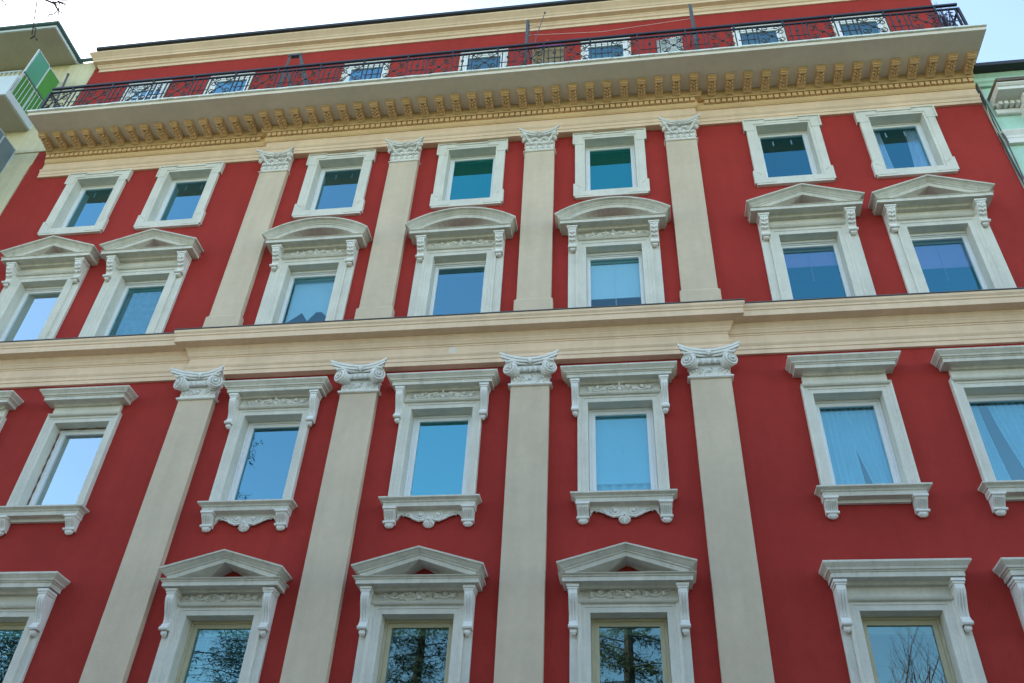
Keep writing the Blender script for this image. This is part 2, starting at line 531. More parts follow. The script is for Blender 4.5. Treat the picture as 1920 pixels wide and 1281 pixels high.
# scroll panel
sc = MB()
H = zr1 - zr0 - .03
pw = .29
for sx in (-1, 1):
    for sz in (-1, 1):
        cx, cz = 0, H / 2
        sc.tube([(sx * pw * (t), -.0, cz + sz * H * .5 * (t ** 1.3)) for t in [i / 8 for i in range(9)]], .0125, 4)
        sc.tube(spiral(sx * pw * .62, cz + sz * .13, .105, .02, (pi if sx > 0 else 0) + sx * sz * .5, -sx * sz * 1.35, 18), .0115, 4)
        sc.tube(spiral(sx * pw * .40, cz + sz * .30, .085, .015, -sz * pi / 2, sx * sz * 1.25, 16), .011, 4)
        sc.ball((sx * pw * .92, 0, cz + sz * H * .43), .022, 6, 4)
sc.ball((0, 0, H / 2), .03, 6, 4)
scroll_me = sc.mesh('scroll_panel', M['iron'])
# cross motif: bracket bar with two rosettes
hm = MB()
hm.tube([(-.2, 0, H * .42), (-.17, 0, H * .39), (.17, 0, H * .39), (.2, 0, H * .42)], .011, 5)
for zz in (.15, .66):
    for q in range(4):
        hm.ball((.026 * cos(q * pi / 2 + .78), 0, H * zz + .026 * sin(q * pi / 2 + .78)), (.024, .012, .024), 6, 4)
motif_me = hm.mesh('cross_motif', M['iron'])
NB = 20
pit = (XB - XA) / NB
for i in range(NB):
    x0 = XA + i * pit
    xc = x0 + pit * .28
    ob('scroll_panel', scroll_me, rail, (xc, -RD, zr0 + .02))
    for s in (-.295, .295):
        ob('baluster', bar_me, rail, (xc + s, -RD, zr0 + .02))
    for k in range(3):
        ob('baluster', bar_me, rail, (x0 + pit * (.66 + .13 * k), -RD, zr0 + .02))
    ob('cross_motif', motif_me, rail, (x0 + pit * .79, -RD - .012, zr0 + .02))
    if i % 1 == 0:
        ob('rail_spacer', post_me, rail, (x0 + pit * .55, -RD, zr1 + .034))
        ob('rail_foot', foot_me, rail, (x0 + pit * .55, -RD, zr0 + .004))
for x in (XA + .015, XB - .015):
    for k in range(1, 7):
        ob('baluster', bar_me, rail, (x, -RD + k * .15, zr0 + .02))

# ------------------------------------------------------------------ attic cornice
a = MB()
a.sweep([(-.2, 21.80), (.03, 21.80), (.03, 21.90), (.06, 21.92), (.08, 21.98), (.10, 22.0), (.10, 22.03), (.20, 22.06), (.20, 22.14), (.215, 22.15), (.24, 22.20), (.31, 22.28), (.33, 22.30), (.33, 22.36), (-.2, 22.36)],
        [(-10.78, -.6), (-10.78, 0), (XR, 0), (XR, -.6)])
ob('attic_cornice', a.mesh('attic_cornice', M['cream']), house)

# ------------------------------------------------------------------ ornaments
def carve(width, height, seed, d0):
    """relief of a shell between two scrolling vines"""
    m = MB()
    rnd = random.Random(seed)
    hw, hh = width / 2, height / 2
    for s in (-1, 1):
        pts, rad = [], []
        for i in range(25):
            t = i / 24
            x = s * (.06 * width + (hw - .06 * width - .02) * t)
            pts.append((x, -d0 - .008, hh * .48 * sin(t * 2.6 * pi)))
            rad.append(.022 - .009 * t)
        m.tube(pts, rad, 6)
        for k in range(4):
            t = .12 + .24 * k
            x = s * (.06 * width + (hw - .06 * width - .02) * t)
            z = hh * .25 * (-1 if k % 2 else 1)
            m.tube(spiral(x, z, hh * .52 * (1 - .12 * k), .008, (0 if k % 2 else pi), s * 1.3 * (1 if k % 2 else -1), 16, d0 + .008, .022), .015, 5)
            m.ball((x, -d0 - .024, z), (.024, .022, .024), 6, 4)
            for q in range(7):
                an = rnd.uniform(0, 2 * pi)
                m.leaf(x + rnd.uniform(-.05, .05), z + rnd.uniform(-.4, .4) * hh, an, rnd.uniform(.05, .085), rnd.uniform(.025, .04), d0, rnd.uniform(.03, .055))
        for q in range(4):
            m.leaf(s * (hw - .10 + .02 * q), rnd.uniform(-.5, .3) * hh, rnd.uniform(0, 2 * pi), .06, .03, d0, .02)
    for q in range(7):
        an = pi * (.05 + .9 * q / 6)
        m.leaf(0, -hh * .35, an, hh * (1.25 + .25 * (q == 3)), .05, d0 + .01, .06)
    m.ball((0, -d0 - .02, -hh * .35), (.05, .035, .04), 8, 5)
    m.ball((0, -d0 - .03, hh * .75), (.025, .03, .035), 8, 5)
    for s in (-1, 1):
        m.leaf(0, -hh * .5, pi / 2 - s * 1.75, .14, .045, d0, .03)
    return m

def console(w_, h, dtop, dlow, leafy):
    """hood bracket: origin at the top of its back; hangs down by h"""
    m = MB()
    n = 16
    prof = [(-.02, 0)]
    for i in range(n + 1):
        t = i / n
        d = dlow + (dtop - dlow) * (0.5 + 0.5 * cos(min(1, max(0, (t - .12) / .75)) * pi))
        d += .018 * sin(t * pi * 2.2)
        if t > .82:
            d += .028 * sin((t - .82) / .18 * pi)
        prof.append((d, -h * .86 * t))
    prof.append((-.02, -h * .86))
    m.xprism(prof, -w_ / 2, w_ / 2)
    # abacus block
    m.dbox(-w_ * .72, w_ * .72, -.02, dtop + .035, -.012, .028)
    m.dbox(-w_ * .62, w_ * .62, -.02, dtop + .02, -.045, -.0121)
    if leafy:
        for k in range(4):
            t = .1 + .16 * k
            d = dlow + (dtop - dlow) * (0.5 + 0.5 * cos(min(1, max(0, (t - .12) / .75)) * pi)) + .01
            for s in (-1, 1):
                m.ball((s * w_ * .26, -d, -h * .86 * t), (w_ * .2, .022, h * .055), 6, 4)
            m.ball((0, -d - .006, -h * .86 * t - .02), (w_ * .13, .022, h * .06), 6, 4)
    else:
        for s in (-1, 0, 1):
            pts = []
            for i in range(10):
                t = .2 + .58 * i / 9
                d = dlow + (dtop - dlow) * (0.5 + 0.5 * cos(min(1, max(0, (t - .12) / .75)) * pi)) + .018 * sin(t * pi * 2.2)
                pts.append((s * w_ * .3, -d - .002, -h * .86 * t))
            m.tube(pts, w_ * .085, 5)
    m.tube([(-w_ * .56, -dlow - .02, -h * .83), (w_ * .56, -dlow - .02, -h * .83)], .03, 8)
    # pendant leaf
    m.ball((0, -dlow * .6, -h * .93), (w_ * .34, dlow * .55 + .012, h * .075), 8, 5)
    for s in (-1, 0, 1):
        m.ball((s * w_ * .24, -dlow * .8 - .012, -h * .92), (w_ * .16, .02, h * .05), 6, 4)
    return m

def sill_bracket():
    m = MB()
    pr = [(-.02, 0)] + [(.175 - .105 * (1 - cos(min(1, t) * pi)) / 2 + .014 * sin(t * 2 * pi), -.245 * t) for t in [i / 10 for i in range(11)]] + [(-.02, -.245)]
    m.xprism(pr, -.088, .088)
    m.dbox(-.105, .105, -.02, .2, -.04, -.002)
    for k in range(6):
        x = -.07 + .028 * k
        pts = [(x, -(.175 - .105 * (1 - cos(t * pi)) / 2 + .014 * sin(t * 2 * pi)) - .001, -.245 * t) for t in [.3, .42, .55, .67, .8]]
        m.tube(pts, .0095, 5)
    m.tube([(-.1, -.085, -.222), (.1, -.085, -.222)], .022, 8)
    m.ball((0, -.045, -.258), (.08, .045, .058), 10, 5)
    for k in (-1, 0, 1):
        m.ball((k * .04, -.07, -.262), (.024, .024, .035), 6, 4)
    return m

def apron():
    m = MB()
    topz = 8.125
    low = []
    for i in range(33):
        x = -.53 + 1.06 * i / 32
        u = abs(x) / .53
        z = 8.01 - .105 * math.exp(-(u / .42) ** 2) + .055 * math.exp(-((u - .78) / .16) ** 2) - .07 * max(0, (u - .88) / .12)
        if u < .18:
            z = min(z, 7.895)
        low.append((x, z))
    m.zprism([(-.53, topz)] + low + [(.53, topz)], -.01, .04)
    m.dbox(-.525, .525, .0, .052, 8.09, 8.124)
    for s in (-1, 1):
        m.tube(spiral(s * .135, 8.02, .075, .012, pi / 2, s * -1.6, 22, .045, .02), .019, 6)
        m.ball((s * .135, -.06, 8.02), (.03, .03, .03), 8, 5)
        m.tube([(s * .06, -.05, 7.945), (s * .16, -.05, 7.925), (s * .27, -.05, 7.97), (s * .33, -.05, 8.05)], [.022, .024, .02, .012], 6)
        m.tube([(s * .29, -.045, 7.985), (s * .38, -.045, 8.02), (s * .47, -.045, 8.045), (s * .52, -.045, 8.0)], [.014, .015, .017, .018], 6)
        for k in range(5):
            m.leaf(s * (.3 + .05 * k), 8.05 + .012 * (k % 2), -pi / 2 + s * .6, .06, .03, .04, .025)
    m.ball((0, -.03, 7.885), (.092, .045, .085), 12, 6)
    for k in range(5):
        an = -pi / 2 + (k - 2) * .42
        m.leaf(0, 7.93, an, .125, .035, .065, .03)
    m.ball((0, -.075, 7.945), (.03, .03, .028), 8, 5)
    return m

def abacus_plan(tip, dtip, dmid, back, n=10):
    """plan of a capital's abacus with hollowed front and sides"""
    pts = [(-back, -.03)]
    for i in range(5):
        t = i / 4
        pts.append((-back - (tip - .012 - back) * t ** 2, dtip * t * .88))
    for i in range(n + 1):
        q = -1 + 2 * i / n
        pts.append((q * tip, dmid + (dtip - dmid) * q * q))
    for i in range(4, -1, -1):
        t = i / 4
        pts.append((back + (tip - .012 - back) * t ** 2, dtip * t * .88))
    pts.append((back, -.03))
    return pts

def ionic():
    """lower capital, origin at pilaster axis; z 10.41 .. 10.95"""
    m = MB()
    hw = .334
    m.dbox(-hw - .002, hw + .002, -.02, .128, 10.45, 10.70)
    m.hood([(-.05, 10.40), (.03, 10.41), (.045, 10.425), (.045, 10.445), (.03, 10.46), (.012, 10.475), (-.05, 10.475)], hw, .12)
    m.hood([(-.05, 10.645), (.012, 10.645), (.025, 10.66), (.012, 10.675), (-.05, 10.675)], hw, .12)
    # neck foliage
    rnd = random.Random(3)
    for s in (-1, 1):
        for k in range(9):
            m.leaf(s * rnd.uniform(.03, .3), 10.56 + rnd.uniform(-.055, .06), rnd.uniform(0, 2 * pi), rnd.uniform(.06, .1), .04, .126, .035)
        m.tube(spiral(s * .16, 10.56, .055, .01, 0, s * 1.3, 14, .13, .01), .012, 5)
        m.leaf(s * .30, 10.50, pi / 2 + s * .3, .12, .05, .126, .04)
    m.ball((0, -.14, 10.56), (.035, .03, .035), 8, 5)
    # echinus with eggs
    m.hood([(-.05, 10.68), (.02, 10.68), (.09, 10.74), (.10, 10.79), (-.05, 10.79)], hw - .06, .10)
    for k in range(-2, 3):
        m.ball((k * .1, -.185, 10.725), (.042, .045, .055), 8, 6)
        m.ball((k * .1 + .05, -.18, 10.70), (.010, .03, .035), 6, 4)
    # angled volutes
    for s in (-1, 1):
        mm = MB()
        mm.tube([(0, .20, 0), (0, .10, 0), (0, 0, 0)], [.09, .115, .135], 20)
        mm.tube(spiral(0, 0, .128, .018, pi / 2, -s * 2.4, 44, .004, .05), [.021 - .010 * i / 44 for i in range(45)], 6)
        mm.ball((0, -.035, 0), (.028, .03, .028), 8, 5)
        rot = Matrix.Rotation(s * R(28), 3, 'Z')
        for i, vv in enumerate(mm.v):
            q = rot @ Vector(vv)
            mm.v[i] = (q.x + s * .345, q.y - .27, q.z + 10.70)
        m.add(mm.v, mm.f)
        # cushion to abacus
        m.tube([(s * .06, -.205, 10.815), (s * .2, -.235, 10.82), (s * .33, -.30, 10.835), (s * .42, -.32, 10.80)], [.018, .02, .026, .02], 6)
    m.yprism(abacus_plan(.45, .35, .20, .36), 10.81, 10.85)
    m.yprism(abacus_plan(.495, .41, .235, .37), 10.852, 10.90)
    m.yprism(abacus_plan(.515, .43, .25, .375), 10.902, 10.948)
    # fleuron
    m.ball((0, -.262, 10.865), (.035, .03, .06), 8, 5)
    for k in range(6):
        m.leaf(0, 10.86, k * pi / 3 + pi / 6, .07, .04, .25, .035)
    return m

def corinthian():
    """upper capital; z 16.77 .. 17.36"""
    m = MB()
    hw = .324
    m.dbox(-hw + .004, hw - .004, -.02, .125, 16.79, 17.26)
    m.hood([(-.05, 16.765), (.02, 16.77), (.032, 16.785), (.02, 16.80), (-.05, 16.81)], hw, .12)
    rnd = random.Random(5)
    # two rows of leaves
    for row, (z0, n, ln, off) in enumerate(((16.80, 5, .22, 0), (16.93, 4, .24, 0))):
        for k in range(n):
            x = -hw + .06 + (2 * hw - .12) * (k / (n - 1))
            m.leaf(x, z0, pi / 2, ln, .14, .123, .05)
            m.ball((x, -.165 - .012 * row, z0 + ln * .88), (.05, .035, .03), 8, 5)
            for s in (-1, 1):
                for q in range(3):
                    m.leaf(x + s * .02, z0 + ln * (.25 + .22 * q), pi / 2 - s * .95, .07, .03, .13, .03)
    # stalks and inner scrolls
    for s in (-1, 1):
        m.tube(spiral(s * .12, 17.17, .055, .012, -pi / 2, s * 1.5, 16, .15, .015), .014, 5)
        m.tube([(s * .16, -.14, 17.0), (s * .24, -.17, 17.1), (s * .33, -.23, 17.2)], [.02, .022, .02], 6)
        mm = MB()
        mm.tube([(0, .12, 0), (0, 0, 0)], [.05, .066], 14)
        mm.tube(spiral(0, 0, .062, .012, pi / 2, -s * 1.9, 26, .003, .03), .012, 5)
        rot = Matrix.Rotation(s * R(35), 3, 'Z')
        for i, vv in enumerate(mm.v):
            q = rot @ Vector(vv)
            mm.v[i] = (q.x + s * .355, q.y - .255, q.z + 17.195)
        m.add(mm.v, mm.f)
        for k in range(3):
            m.ball((s * (.34 + .012 * k), -.2, 17.13 - .035 * k), (.045 - .008 * k, .05, .028), 7, 4)
    m.yprism(abacus_plan(.41, .31, .17, .33), 17.262, 17.30)
    m.yprism(abacus_plan(.445, .35, .195, .335), 17.301, 17.332)
    m.yprism(abacus_plan(.46, .365, .205, .34), 17.333, 17.358)
    for k in range(8):
        m.leaf(0, 17.285, k * pi / 4, .085, .05, .20, .045)
    m.ball((0, -.24, 17.285), (.03, .03, .03), 8, 5)
    return m

ion_me = ionic().mesh('ionic_capital', M['stucco_white'])
cor_me = corinthian().mesh('corinthian_capital', M['stucco_white'])
s1 = MB()
s1.dbox(-.334, .334, -.02, .12, .5, 10.42)
sh_low = s1.mesh('pilaster', M['pil'])
s1 = MB()
s1.dbox(-.324, .324, -.02, .12, 12.40, 16.78)
sh_up = s1.mesh('pilaster', M['pil'])
s1 = MB()
s1.dbox(-.362, .362, -.02, .15, 11.86, 12.40)
s1.hood([(-.05, 12.385), (.03, 12.385), (.02, 12.41), (.005, 12.44), (-.05, 12.44)], .324, .12)
pb = s1.mesh('base', M['pil'])
for x in PILX:
    o = ob('pilaster', sh_low, house, (x, 0, 0))
    ob('capital', ion_me, o)
    o = ob('pilaster', sh_up, house, (x, 0, 0))
    ob('capital', cor_me, o)
    ob('base', pb, o)

# ------------------------------------------------------------------ window types
REV = -.20        # plane of the sash
def arch_prof(wd, d):
    return [(0, REV - .08), (0, d), (wd * .42, d), (wd * .45, d + .012), (wd * .72, d + .012), (wd * .78, d + .03), (wd * .90, d + .045), (wd, d + .045), (wd, -.02), (.03, -.02), (.03, REV - .08)]

SUR = {}
# A: eared frame
m = MB()
z0, z1 = ROWZ['A']
m.ring([(0, REV - .08), (0, .062), (.06, .062), (.065, .07), (.21, .07), (.21, -.02), (.03, -.02), (.03, REV - .08)], WO, z1, z0)
for s in (-1, 1):
    for zz0, zz1 in ((16.965, 17.325), (15.275, 15.66)):
        xa, xb = sorted((s * .37, s * .785))
        # ears keep clear of the opening: an L of two pieces
        if zz0 > 16:
            m.dbox(xa, xb, -.01, .078, z1 + .045, zz1)
            xa2, xb2 = sorted((s * (WO + .045), s * .785))
            m.dbox(xa2, xb2, -.01, .078, zz0, z1 + .0449)
            xa3, xb3 = sorted((s * .35, s * .80))
            m.dbox(xa3, xb3, -.01, .098, zz1 - .02, zz1 + .018)
            xa3, xb3 = sorted((s * .77, s * .80))
            m.dbox(xa3, xb3, -.01, .095, zz0, zz1 - .0201)
        else:
            m.dbox(xa, xb, -.01, .078, zz0, z0 - .045)
            xa2, xb2 = sorted((s * (WO + .045), s * .785))
            m.dbox(xa2, xb2, -.01, .078, z0 - .0449, zz1)
            for q in range(3):
                m.ball((s * (.70 - .03 * q), -.08, zz1 - .05 - .03 * q), (.016, .012, .016), 6, 4)
m.dbox(-.349, .349, -.01, .09, 17.265, 17.30)
SUR['A'] = m.mesh('window', M['stone'])
# B
for key in ('Bc', 'Bs'):
    m = MB()
    m.arch(arch_prof(.20, .05), WO, 13.79, 11.72)
    for s in (-1, 1):
        xa, xb = sorted((s * .742, s * .885))
        m.dbox(xa, xb, -.02, .055, 11.72, 14.18)
    m.dbox(-.741, .741, -.02, .06, 13.985, 14.19)
    m.hood([(-.05, 13.945), (.0, 13.945), (.02, 13.965), (.035, 13.985), (-.05, 13.987)], .66, .095)
    SUR[key] = m.mesh('window', M['stone'])
# C
for key in ('Cc', 'Cs'):
    m = MB()
    m.arch(arch_prof(.17, .05), WO, 10.07, 8.27)
    fw_ = .68 if key == 'Cc' else .665
    m.dbox(-fw_, fw_, -.02, .06, 10.235, 10.43)
    m.hood([(-.05, 10.19), (.0, 10.19), (.018, 10.205), (.03, 10.228), (-.05, 10.232)], .67, .098)
    SUR[key] = m.mesh('window', M['stone'])
# D
for key in ('Dc', 'Ds'):
    m = MB()
    m.arch(arch_prof(.175, .05), WO, 6.42, 4.40)
    for s in (-1, 1):
        xa, xb = sorted((s * .717, s * .83))
        m.dbox(xa, xb, -.02, .05, 4.40, 6.76)
    m.dbox(-.716, .716, -.02, .06, 6.595, 6.80)
    m.hood([(-.05, 6.545), (.0, 6.545), (.018, 6.56), (.032, 6.585), (-.05, 6.59)], .68, .098)
    m.dbox(-.86, .86, -.02, .14, 4.25, 4.399)
    SUR[key] = m.mesh('window', M['stone'])

HOOD = {}
RK = [(0, -.03), (0, .27), (.075, .28), (.08, .295), (.098, .30), (.105, .315), (.14, .355), (.15, .385), (.152, .40), (.178, .405), (.185, -.03)]
HB = [(-.08, 14.16), (.02, 14.16), (.03, 14.185), (.05, 14.20), (.20, 14.205), (.20, 14.275), (.215, 14.28), (.225, 14.29), (-.08, 14.30)]
m = MB()
m.hood(HB, .83, .13)
m.rake(RK, .73, 14.25, .38, True)
HOOD['Bc'] = ('pediment', m.mesh('pediment', M['hoodstone']))
m = MB()
m.hood(HB, .83, .13)
m.rake(RK, .69, 14.25, .385)
HOOD['Bs'] = ('pediment', m.mesh('pediment', M['hoodstone']))
def flat_prof(z, h):
    k = h / .24
    return [(-.08, z), (.015, z), (.03, z + .02 * k), (.05, z + .035 * k), (.17, z + .04 * k), (.17, z + .10 * k), (.185, z + .105 * k), (.19, z + .12 * k), (.21, z + .125 * k), (.22, z + .15 * k), (.255, z + .185 * k), (.27, z + .20 * k), (.27, z + .225 * k), (-.08, z + .245 * k)]
m = MB()
m.hood(flat_prof(10.40, .24), .71, .10)
HOOD['Cc'] = ('hood', m.mesh('hood', M['hoodstone']))
m = MB()
m.hood(flat_prof(10.40, .25), .62, .09)
HOOD['Cs'] = ('hood', m.mesh('hood', M['hoodstone']))
m = MB()
m.hood([(-.08, 6.735), (.015, 6.735), (.03, 6.755), (.05, 6.765), (.185, 6.77), (.185, 6.83), (.20, 6.835), (.205, 6.85), (.235, 6.865), (.24, 6.875), (-.08, 6.88)], .735, .15)
m.rake([(0, -.03), (0, .33), (.06, .34), (.065, .36), (.08, .365), (.09, .385), (.125, .43), (.132, .455), (.155, .46), (.165, -.03)], .535, 6.86, .285)
HOOD['Dc'] = ('pediment', m.mesh('pediment', M['hoodstone']))
m = MB()
m.hood(flat_prof(6.755, .27), .70, .12)
HOOD['Ds'] = ('hood', m.mesh('hood', M['hoodstone']))

CON = {'B': console(.15, .53, .20, .085, True).mesh('console', M['stucco_white']),
       'C': console(.115, .64, .18, .09, False).mesh('console', M['stucco_white']),
       'D': console(.125, .66, .20, .09, False).mesh('console', M['stucco_white'])}
CONPOS = {'Bc': (.795, 14.155, 'B'), 'Bs': (.795, 14.155, 'B'), 'Cc': (.745, 10.395, 'C'), 'Dc': (.772, 6.73, 'D'), 'Ds': (.765, 6.75, 'D')}
CARV = {'Bc': (carve(1.26, .19, 11, .062).mesh('frieze_carving', M['stucco_white']), 14.085),
        'Cc': (carve(1.20, .18, 12, .062).mesh('frieze_carving', M['stucco_white']), 10.325),
        'Dc': (carve(1.24, .185, 13, .062).mesh('frieze_carving', M['stucco_white']), 6.695)}
m = MB()
m.hood([(-.08, 8.09), (.15, 8.115), (.17, 8.118), (.17, 8.185), (.185, 8.19), (.195, 8.21), (.235, 8.235), (.245, 8.24), (.245, 8.265), (-.08, 8.278)], .57, 0.0)
m.dbox(-WO + .002, WO - .002, -.28, .01, 8.2, 8.279)
SILL = m.mesh('sill', M['hoodstone'])
SBR = sill_bracket().mesh('sill_bracket', M['stucco_white'])
APR = apron().mesh('apron_carving', M['stucco_white'])
m = MB()
m.dbox(-.52, .52, -.01, .06, 8.055, 8.112)
APF = m.mesh('apron', M['stone'])

def ringbox(m, w_, z0, z1, t, da, db):
    m.dbox(-w_, -w_ + t, da, db, z0, z1)
    m.dbox(w_ - t, w_, da, db, z0, z1)
    m.dbox(-w_ + t, w_ - t, da, db, z1 - t, z1)
    m.dbox(-w_ + t, w_ - t, da, db, z0, z0 + t)

SASH, PANE = {}, {}
for row, t1, t2, mm_ in (('A', .03, .06, 'frame'), ('B', .02, .045, 'frame'), ('C', .04, .065, 'frame'), ('D', .04, .065, 'frame_beige'), ('E', .06, .05, 'frame')):
    z0, z1 = ROWZ[row]
    if row == 'B':
        z1 -= .055
    RV = REV if row != 'E' else -.045
    m = MB()
    e = .004
    ringbox(m, WO - e, z0 + e, z1 - e, t1, RV - .07, RV + .03)
    ringbox(m, WO - t1 - .006, z0 + t1 + .004, z1 - t1 - .006, t2, RV - .05, RV + .012)
    if row == 'B':
        m.dbox(-WO + e, WO - e, RV - .07, RV + .06, z1, z1 + .05)
    SASH[row] = m.mesh('sash_frame', M[mm_])
    wi, za, zb = WO - t1 - t2, z0 + t1 + t2, z1 - t1 - t2
    m = MB()
    m.dbox(-wi - .006, wi + .006, RV - .025, RV - .019, za - .006, zb + .006)
    PANE[row] = m.mesh('pane', M[{'A': 'glass_top', 'D': 'glass_low'}.get(row, 'glass')])
    PANE[row + 'box'] = (wi, za, zb)
    for kind_ in ('glass_clear', 'glass_dark', 'glass_pale', 'glass_blue', 'glass_blind'):
        PANE[row + kind_] = PANE[row].copy()
        PANE[row + kind_].materials[0] = M[kind_]

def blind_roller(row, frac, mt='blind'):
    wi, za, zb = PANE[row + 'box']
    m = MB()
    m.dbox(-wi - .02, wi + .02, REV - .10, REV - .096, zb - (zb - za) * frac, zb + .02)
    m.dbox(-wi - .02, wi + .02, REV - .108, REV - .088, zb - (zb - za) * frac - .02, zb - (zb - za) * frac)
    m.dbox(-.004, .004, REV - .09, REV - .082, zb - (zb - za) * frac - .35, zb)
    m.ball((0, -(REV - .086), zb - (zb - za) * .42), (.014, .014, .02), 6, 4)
    return m.mesh('roller_blind_or_reflection', M[mt])
def blind_slats(row, matn, step=.028, frac=1.0, tilt=.6):
    wi, za, zb = PANE[row + 'box']
    m = MB()
    z = zb - .05
    while z > zb - (zb - za) * frac:
        dz = .016 * sin(tilt)
        dy = .016 * cos(tilt)
        m.add([(-wi - .01, -(REV - .09 - dy), z - dz), (wi + .01, -(REV - .09 - dy), z - dz), (wi + .01, -(REV - .09 + dy), z + dz), (-wi - .01, -(REV - .09 + dy), z + dz)], [(0, 1, 2, 3)])
        z -= step
    for x in (-wi * .58, wi * .62):
        m.dbox(x - .004, x + .004, REV - .072, REV - .068, za, zb)
    m.dbox(-wi - .01, wi + .01, REV - .12, REV - .06, zb - .045, zb)
    return m.mesh('venetian_blind', M[matn])
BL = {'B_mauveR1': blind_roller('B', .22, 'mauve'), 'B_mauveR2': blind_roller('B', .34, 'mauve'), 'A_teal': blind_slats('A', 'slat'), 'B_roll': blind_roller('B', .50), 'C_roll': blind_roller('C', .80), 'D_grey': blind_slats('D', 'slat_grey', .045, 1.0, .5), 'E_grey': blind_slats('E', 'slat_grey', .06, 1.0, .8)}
m = MB()
wi, za, zb = PANE['Abox']
for x in (-.18, .2):
    m.dbox(x - .012, x + .012, REV - .07, REV - .055, zb - .20, zb - .08)
    m.ball((x, -(REV - .058), zb - .21), (.022, .02, .022), 6, 4)
FIT = m.mesh('blind_holder', M['frame'])
m = MB()
for rw in ('B',):
    wi, za, zb = PANE['Bbox']
    m.dbox(-wi - .03, wi + .03, REV - .20, REV - .06, zb - .07, zb + .03)
SBX = m.mesh('shutter_box', M['shutterbox'])
m = MB()
wi, za, zb = PANE['Dbox']
m.dbox(-wi, wi, REV - .14, REV - .05, zb - .11, zb + .01)
SBD = m.mesh('blind_cassette', M['frame_beige'])

m = MB()
m.tube([(-WO + .012 + .004 * sin(i * 2.3), -REV - .04, 8.30 + i * .06) for i in range(29)], [.012 + .005 * sin(i * 1.7) for i in range(29)], 5)
m.tube([(-WO + .02 + i * .07, -REV - .04, 10.055 + .003 * sin(i * 2)) for i in range(16)], [.010 + .004 * sin(i * 1.3) for i in range(16)], 5)
SEAL = m.mesh('sealant_strip', M['seal'])
def window(col, row):
    typ = row if row == 'A' else row + ('c' if col[0] == 'C' else 's')
    o = ob('window', SUR[typ], house, (COLS[col], 0, 0))
    if typ in HOOD:
        ob(HOOD[typ][0], HOOD[typ][1], o)
    if typ in CONPOS:
        x, z, k = CONPOS[typ]
        for s in (-1, 1):
            ob('console', CON[k], o, (s * x, -.05, z))
    if typ in CARV:
        ob('frieze_carving', CARV[typ][0], o, (0, 0, CARV[typ][1]))
    if row == 'C':
        ob('sill', SILL, o)
        for s in (-1, 1):
            ob('sill_bracket', SBR, o, (s * .63, 0, 8.118))
        if col[0] == 'C':
            ob('apron_carving', APR, o)
        else:
            ob('apron', APF, o)
    ob('sash_frame', SASH[row], o)
    gk = {('C3', 'B'): 'glass_blind', ('C1', 'B'): 'glass_blind', ('L2', 'B'): 'glass_pale', ('L1', 'C'): 'glass_pale', ('C2', 'B'): 'glass_blue', ('C1', 'C'): 'glass_blue', ('L1', 'A'): 'glass_blue', ('L2', 'A'): 'glass_blue', ('C1', 'A'): 'glass_blue', ('L1', 'D'): 'glass_clear', ('R1', 'C'): 'glass_clear', ('R2', 'C'): 'glass_clear', ('C3', 'C'): 'glass_clear', ('L1', 'B'): 'glass_clear', ('C1', 'D'): 'glass_clear',
          ('R1', 'B'): 'glass_dark', ('R2', 'B'): 'glass_dark', ('R1', 'A'): 'glass_dark', ('R2', 'A'): 'glass_dark'}.get((col, row), '')
    ob('pane', PANE[row + gk], o)
    if row == 'A':
        if col in ('C2', 'C3'):
            ob('venetian_blind', BL['A_teal'], o)
        else:
            ob('blind_holder', FIT, o)
    if row == 'B':
        ob('shutter_box', SBX, o)
        if col == 'C3':
            ob('roller_blind_or_reflection', BL['B_roll'], o)
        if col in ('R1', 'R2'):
            ob('roller_blind_or_reflection', BL['B_mauve' + col], o, label='mauve sheet painted as the soffit reflection at the pane top')  # sheet behind the pane paints the mauve soffit reflection as colour
    if row == 'C' and col == 'L1':
        ob('sealant_strip', SEAL, o, label='crumbling brown sealant strip beside the sash')
    if row == 'C' and col == 'C3':
        ob('roller_blind_or_reflection', BL['C_roll'], o)
    if row == 'D':
        ob('blind_cassette', SBD, o)
        if col in ('C1',):
            ob('venetian_blind', BL['D_grey'], o)
    return o
for row in 'ABCD':
    for col in COLS:
        if row == 'D' and col == 'L2':
            continue
        window(col, row)

# attic windows on the balcony: plain white frames
m = MB()
z0, z1 = ROWZ['E']
m.arch([(0, -.12), (0, .02), (.07, .03), (.07, -.02), (.03, -.02), (.03, -.12)], WO, z1, z0)
AT = m.mesh('attic_window', M['stone'])
for col, x in COLS.items():
    o = ob('attic_window', AT, house, (x, 0, 0))
    ob('sash_frame', SASH['E'], o)
    ob('pane', PANE['E' + ('glass_clear' if col in ('R1', 'R2', 'C3', 'C2') else 'glass_blue')], o)
    if col in ('R1', 'R2', 'C3'):
        ob('venetian_blind', BL['E_grey'], o, (0, 0, 0))
# white security grille over the two left attic windows
m = MB()
for k in range(6):
    x = -WO + .06 + k * (2 * WO - .12) / 5
    m.dbox(x - .012, x + .012, .04, .06, 18.4, 21.0)
for k in range(9):
    z = 18.5 + k * .31
    m.dbox(-WO - .05, WO + .05, .045, .065, z - .012, z + .012)
GR = m.mesh('window_grille', M['frame'])
ob('window_grille', GR, house, (COLS['L2'], 0, 0))
